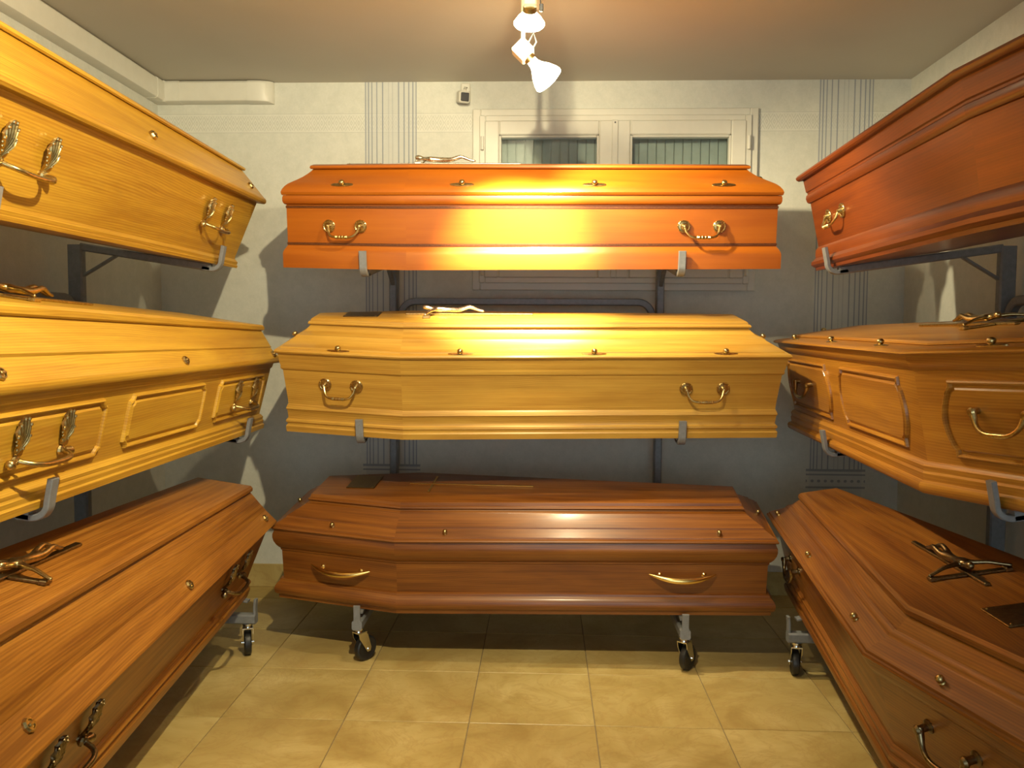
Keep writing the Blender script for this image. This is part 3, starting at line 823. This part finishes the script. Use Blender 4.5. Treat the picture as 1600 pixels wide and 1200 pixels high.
c = C('L2', 'golden oak coffin with carved notched panels and shell handles, middle of left rack', 'oak_l2', GL)
c.body(.026)
c.ringpart('base_moulding', [(.002, 0), (.002, .018), (.008, .022), (.008, .034), (.012, .040), (.012, .050), (.018, .056), (.022, .060), (.0255, .062)])
c.ringpart('rim_moulding', [(.0255, .258), (.022, .262), (.020, .282)])
c.lid([(.14, 0), (.03, .01), (-.03, .05), (-.04, .10), (.0, .15), (.08, .175), (.44, .40), (.42, .44), (.47, .46), (.90, .86)],
      [(1.0, .85), (.84, .85), (.78, .88), (.79, .96), (.87, 1.0), (1.0, 1.0)])
panel(c, .10, .625, .082, .240, 'notch'); panel(c, .745, 1.285, .082, .240, 'notch'); panel(c, 1.405, 1.900, .082, .240, 'notch')
handle_shell(c, .34, .150, .088); handle_shell(c, 1.678, .150, .092)
screws(c, (.146, 1.054, 1.935), .18, 'oct'); end_screw(c, .30, 'oct')
crucifix(c, .40, .0, .525, .10, .10, 0, 'brass', 'brass')

c = C('L3', 'brown oak coffin with plank-grooved lid and dark shell handles, lowest on the left rack', 'oak_l3', GL)
c.body(.024)
c.ringpart('base_moulding', [(.000, 0), (.000, .030), (.004, .040), (.010, .046), (.010, .052), (.006, .060), (.010, .068), (.016, .074), (.0235, .078)])
c.lid([(.12, 0), (.02, .006), (.0, .03), (.01, .055), (.03, .07), (.355, .345), (.358, .335), (.362, .352), (.86, .835)],
      [(.92, .825), (.81, .83), (.78, .86), (.79, .93), (.85, .985), (1.0, 1.0)])
handle_shell(c, .345, .205, .082, 'darkbrass'); handle_shell(c, 1.575, .200, .092, 'darkbrass')
screws(c, (.155, 1.022, 1.895), .22, 'oct'); end_screw(c, .30, 'oct')
crucifix(c, .36, .0, .42, .088, .098, 0, 'brass', 'darkbrass')

# right rack: shouldered coffins
c = C('R1', 'reddish brown coffin with deep mouldings, topmost on the right rack', 'redwood', GR)
c.body(.030)
c.ringpart('base_moulding', [(.010, 0), (.010, .012), (.004, .016), (-.002, .024), (.000, .036), (.010, .044), (.016, .050), (.016, .060), (.020, .080), (.026, .088), (.0295, .092)])
c.ringpart('rim_moulding', [(.0295, .268), (.024, .270), (.020, .276), (.018, .290), (.021, .302), (.026, .306), (.026, .312), (.022, .316), (.020, .365)])
c.lid([(.14, 0), (.05, .02), (.0, .12), (-.02, .28), (.03, .42), (.12, .47), (.90, .70)],
      [(.95, .68), (.86, .68), (.83, .78), (.86, .95), (.94, 1.0)])
handle_bail(c, .30, .19, .07); handle_bail(c, 1.65, .19, .078)
screws(c, (.30, .72, 1.25, 1.74), .60, 'ball'); end_screw(c, .6, 'ball')
crucifix(c, .49, 0, .52, .10, .10, 0, 'brass', 'brass')

c = C('R2', 'amber oak coffin with low lid and curved raised panels, middle one on the right rack', 'oak_r2', GR)
c.body(.030)
c.ringpart('base_moulding', [(.006, 0), (.001, .004), (-.004, .012), (-.004, .024), (.001, .032), (.012, .036), (.012, .056), (.016, .062), (.016, .076), (.022, .084), (.0295, .088)])
c.ringpart('rim_moulding', [(.0295, .342), (.024, .346), (.018, .354), (.014, .366), (.012, .3855)])
c.lid([(.12, 0), (.02, .06), (-.03, .22), (-.02, .40), (.06, .52), (.16, .56), (.70, .60), (.80, .62)],
      [(.86, .58), (.80, .58), (.76, .68), (.77, .86), (.83, 1.0), (.95, 1.0)])
panel(c, 1.345, 1.890, .108, .318, 'serp'); panel(c, .650, 1.200, .108, .318, 'serp'); panel(c, .070, .455, .108, .318, 'serp')
handle_swan(c, .275, .235, .078); handle_swan(c, 1.64, .222, .09)
screws(c, (.30, .792, 1.27, 1.76), .38, 'ball'); end_screw(c, .40, 'ball')
crucifix(c, .67, -.065, .545, .10, .10, 0, 'brass', 'brass')

c = C('R3', 'dark chestnut coffin with grooved sloping lid and dark crucifix, lowest on the right rack', 'chestnut', GR)
c.body(.028)
c.ringpart('base_moulding', [(.002, 0), (.002, .022), (.006, .030), (.012, .034), (.012, .044), (.006, .054), (.008, .064), (.016, .070), (.016, .082), (.0275, .090)])
c.ringpart('rim_moulding', [(.0275, .262), (.022, .266), (.014, .276), (.010, .290), (.012, .311)])
c.lid([(.08, 0), (.02, .02), (-.01, .07), (.01, .12), (.05, .135), (.07, .185), (.44, .39), (.46, .40), (.49, .45), (.53, .50), (.60, .535), (.62, .52), (.65, .56), (.87, .80)],
      [(.93, .79), (.83, .79), (.80, .83), (.82, .93), (.88, 1.0), (.98, 1.0)])
handle_swan(c, .275, .205, .075, 'darkbrass'); handle_swan(c, 1.66, .190, .085, 'darkbrass')
screws(c, (.275, .685, 1.27, 1.864), .22, 'egg'); end_screw(c, .30, 'egg')
crucifix(c, .57, -.01, .42, .095, .09, 0, 'darkbrass', 'darkbrass', .016); plate(c, .31, .43, -.035, .080, 'darkbrass')

# ------------------------------------------------------------------ wheeled display racks
def caster(parent, P, ang):
    """swivel castor under point P; the wheel trails along ang"""
    m = Matrix.Translation(P) @ Matrix.Rotation(ang, 4, 'Z')
    h = P[2]; r = .050; tr = .034
    o = MB().lathe([(.004, 0), (.021, 0), (.021, -.006), (.017, -.010), (.019, -.016), (.016, -.022), (.004, -.023)], 16).build('castor', 'chrome', parent, m)
    fk = MB()
    for sy in (-1, 1):
        pl = [(-.016, -.018), (.020, -.018), (.030, -.030), (tr+.014, -h+r+.004), (tr+.010, -h+r-.010), (tr-.006, -h+r-.012), (-.010, -.044)]
        fk.loft([[(x, sy*.0180, z) for x, z in pl], [(x, sy*.0205, z) for x, z in pl]])
    fk.box((-.016, -.0205, -.021), (.026, .0205, -.017))
    fk.build('fork', 'chrome', o, smooth=0)
    wm = Matrix.Translation((tr, 0, -h+r)) @ Matrix.Rotation(PI/2, 4, 'X')
    MB().lathe([(.006, -.012), (.030, -.012), (.034, -.014), (.044, -.014), (.049, -.010), (.050, -.004), (.050, .004), (.049, .010), (.044, .014), (.034, .014), (.030, .012), (.006, .012)], 28, wm).build('wheel', 'rubber', o)
    MB().tube([(tr, -.024, -h+r), (tr, .024, -h+r)], .006, 10).build('axle', 'chrome', o)

def rack(label, place, a_list, coffins, d_up, mid_z, cast_ang, short=()):
    """place(a, d, z): a along the wall, d out from the wall"""
    R = empty('display_rack', Matrix.Translation(place(sum(a_list)/2, .1, 0))); tag(R, label, 'rack')
    inv = R.matrix_basis.inverted()
    P = lambda a, d, z: inv @ Vector(place(a, d, z))
    adv = Vector(place(1, 0, 0))-Vector(place(0, 0, 0))
    def at_arm(cf, a):
        """front distance d and the height of the coffin's underside there"""
        best = None
        lx = 1.0
        for it in range(12):
            pts = cf.body_ring(0, 0); p, t = cf.seg(lx, pts)
            wp = cf.M @ p; cur = wp.dot(adv); dirw = (cf.M.to_3x3() @ Vector((1, 0, 0))).dot(adv)
            lx += (a-cur)/dirw; lx = min(max(lx, .02), cf.L-.02)
        n = cf.M.to_3x3() @ Vector((0, 0, 1)); p0 = cf.M.translation
        zb = lambda w_: p0.z-(n.x*(w_[0]-p0.x)+n.y*(w_[1]-p0.y))/n.z
        # outward distance of wp
        base = Vector(place(0, 0, 0)); outv = Vector(place(0, 1, 0))-base
        return (wp-base).dot(outv)+.008, (lambda a_, d_: zb(place(a_, d_, 0)))
    tops = []
    for ai, a in enumerate(a_list):
        arms = []
        for lev, cf in enumerate(coffins):
            df, zf = at_arm(cf, a)
            wv = adv
            if lev < 2:
                th = .030
                zz = lambda d_: zf(a, d_)-th/2-.003
                arms.append(zz(d_up))
                full = (ai, lev) not in short; de_ = df-.03 if full else d_up+.26
                m = MB().strip([P(a, d_up+.02, zz(d_up+.02)), P(a, de_, zz(de_))], wv, .030, th).build('arm', 'steel', R, smooth=30)
                if not full: continue
                # hook in front of the coffin
                sl = (zz(df)-zz(df-.1))/.1
                path = []; ht = .014
                for k in range(9):
                    tt = PI/2*k/8; rr = .042
                    path.append((df-.030+rr*math.sin(tt), zz(df-.03)+sl*rr*math.sin(tt)-.006+rr*(1-math.cos(tt))))
                lx_, lz_ = path[-1]
                for hgt in (.03, .055): path.append((lx_+hgt*.20, lz_+hgt))
                MB().strip([P(a, df-.06, zz(df-.06)-.006)]+[P(a, x, z) for x, z in path], wv, .030, [.018]+[.016]*5+[.014]*(len(path)-5)).build('hook', 'steel', m, smooth=40)
                zb_ = zz(d_up+.17)-th/2
                MB().strip([P(a, d_up+.028, zz(d_up)-.115), P(a, d_up+.16, zb_+.004)], wv, .018, .010).build('brace', 'steel', R, smooth=30)
            else:
                z0, z1 = .140, .178
                de = df+.035 if (ai, lev) not in short else df-.10
                lo, hi = P(a, .03, z0), P(a, de, z1)
                pts = [P(a, .03, (z0+z1)/2), P(a, de, (z0+z1)/2)]
                m = MB().strip(pts, wv, .040, z1-z0).build('base_arm', 'steel', R, smooth=30)
                # tilted rest carrying the coffin and its end stop
                rz = lambda d_: max(zf(a, d_)-.007, z1+.004)
                MB().strip([P(a, d_up+.03, rz(d_up+.03)), P(a, de-.03, rz(de-.03))], wv, .034, .008).build('rest', 'steel', m, smooth=30)
                MB().strip([P(a, d_up+.05, z1-.002), P(a, d_up+.05, rz(d_up+.05)-.002)], wv, .030, .020).build('prop', 'steel', m, smooth=30)
                if (ai, lev) not in short: MB().strip([P(a, de-.004, z1-.01), P(a, de-.004, z1+.030), P(a, de-.001, z1+.060)], wv, .026, .010).build('end_stop', 'steel', m, smooth=30)
                caster(R, P(a, de-.035, z0), cast_ang); caster(R, P(a, .125, z0), cast_ang)
        zt = max(arms)+.005; tops.append(zt)
        MB().strip([P(a, d_up, .178), P(a, d_up, zt)], wv, .036, .058).build('upright', 'steel', R, smooth=30)
    # bent tube brace between the uprights
    a0, a1 = sorted(a_list); a0 += .036; a1 -= .036; z1 = mid_z; path = [(a0, z1-.26), (a0, z1-.07)]
    for k in range(1, 7): t = PI/2*k/6; path.append((a0+.07*(1-math.cos(t)), z1-.07+.07*math.sin(t)))
    path += [((a0+a1)/2, z1)]
    for k in range(0, 7): t = PI/2*k/6; path.append((a1-.07+.07*math.sin(t), z1-.07+.07*math.cos(t)))
    path += [(a1, z1-.26)]
    outv = (Vector(place(0, 1, 0))-Vector(place(0, 0, 0)))
    MB().strip([P(a, d_up, z) for a, z in path], outv, .034, .034).build('bent_bar', 'steel', R, smooth=40)
    MB().strip([P(a0-.02, d_up, .20), P(a1+.02, d_up, .20)], outv, .04, .04).build('low_bar', 'steel', R, smooth=30)
rack('grey steel display rack on castors below the window, holding the three back coffins', lambda a, d, z: (a, D-d, z), (-.722, .548), [CF['B1'], CF['B2'], CF['B3']], .165, 1.455, PI*.30)
rack('grey steel display rack on castors along the left wall under its three coffins', lambda a, d, z: (XL+d, a, z), (1.87, 3.22), [CF['L1'], CF['L2'], CF['L3']], .098, 1.43, PI*.62)
rack('grey steel display rack on castors along the right wall under its three coffins', lambda a, d, z: (XR-d, a, z), (2.06, 3.13), [CF['R1'], CF['R2'], CF['R3']], .066, 1.43, PI*.45, {(0, 0), (0, 2)})
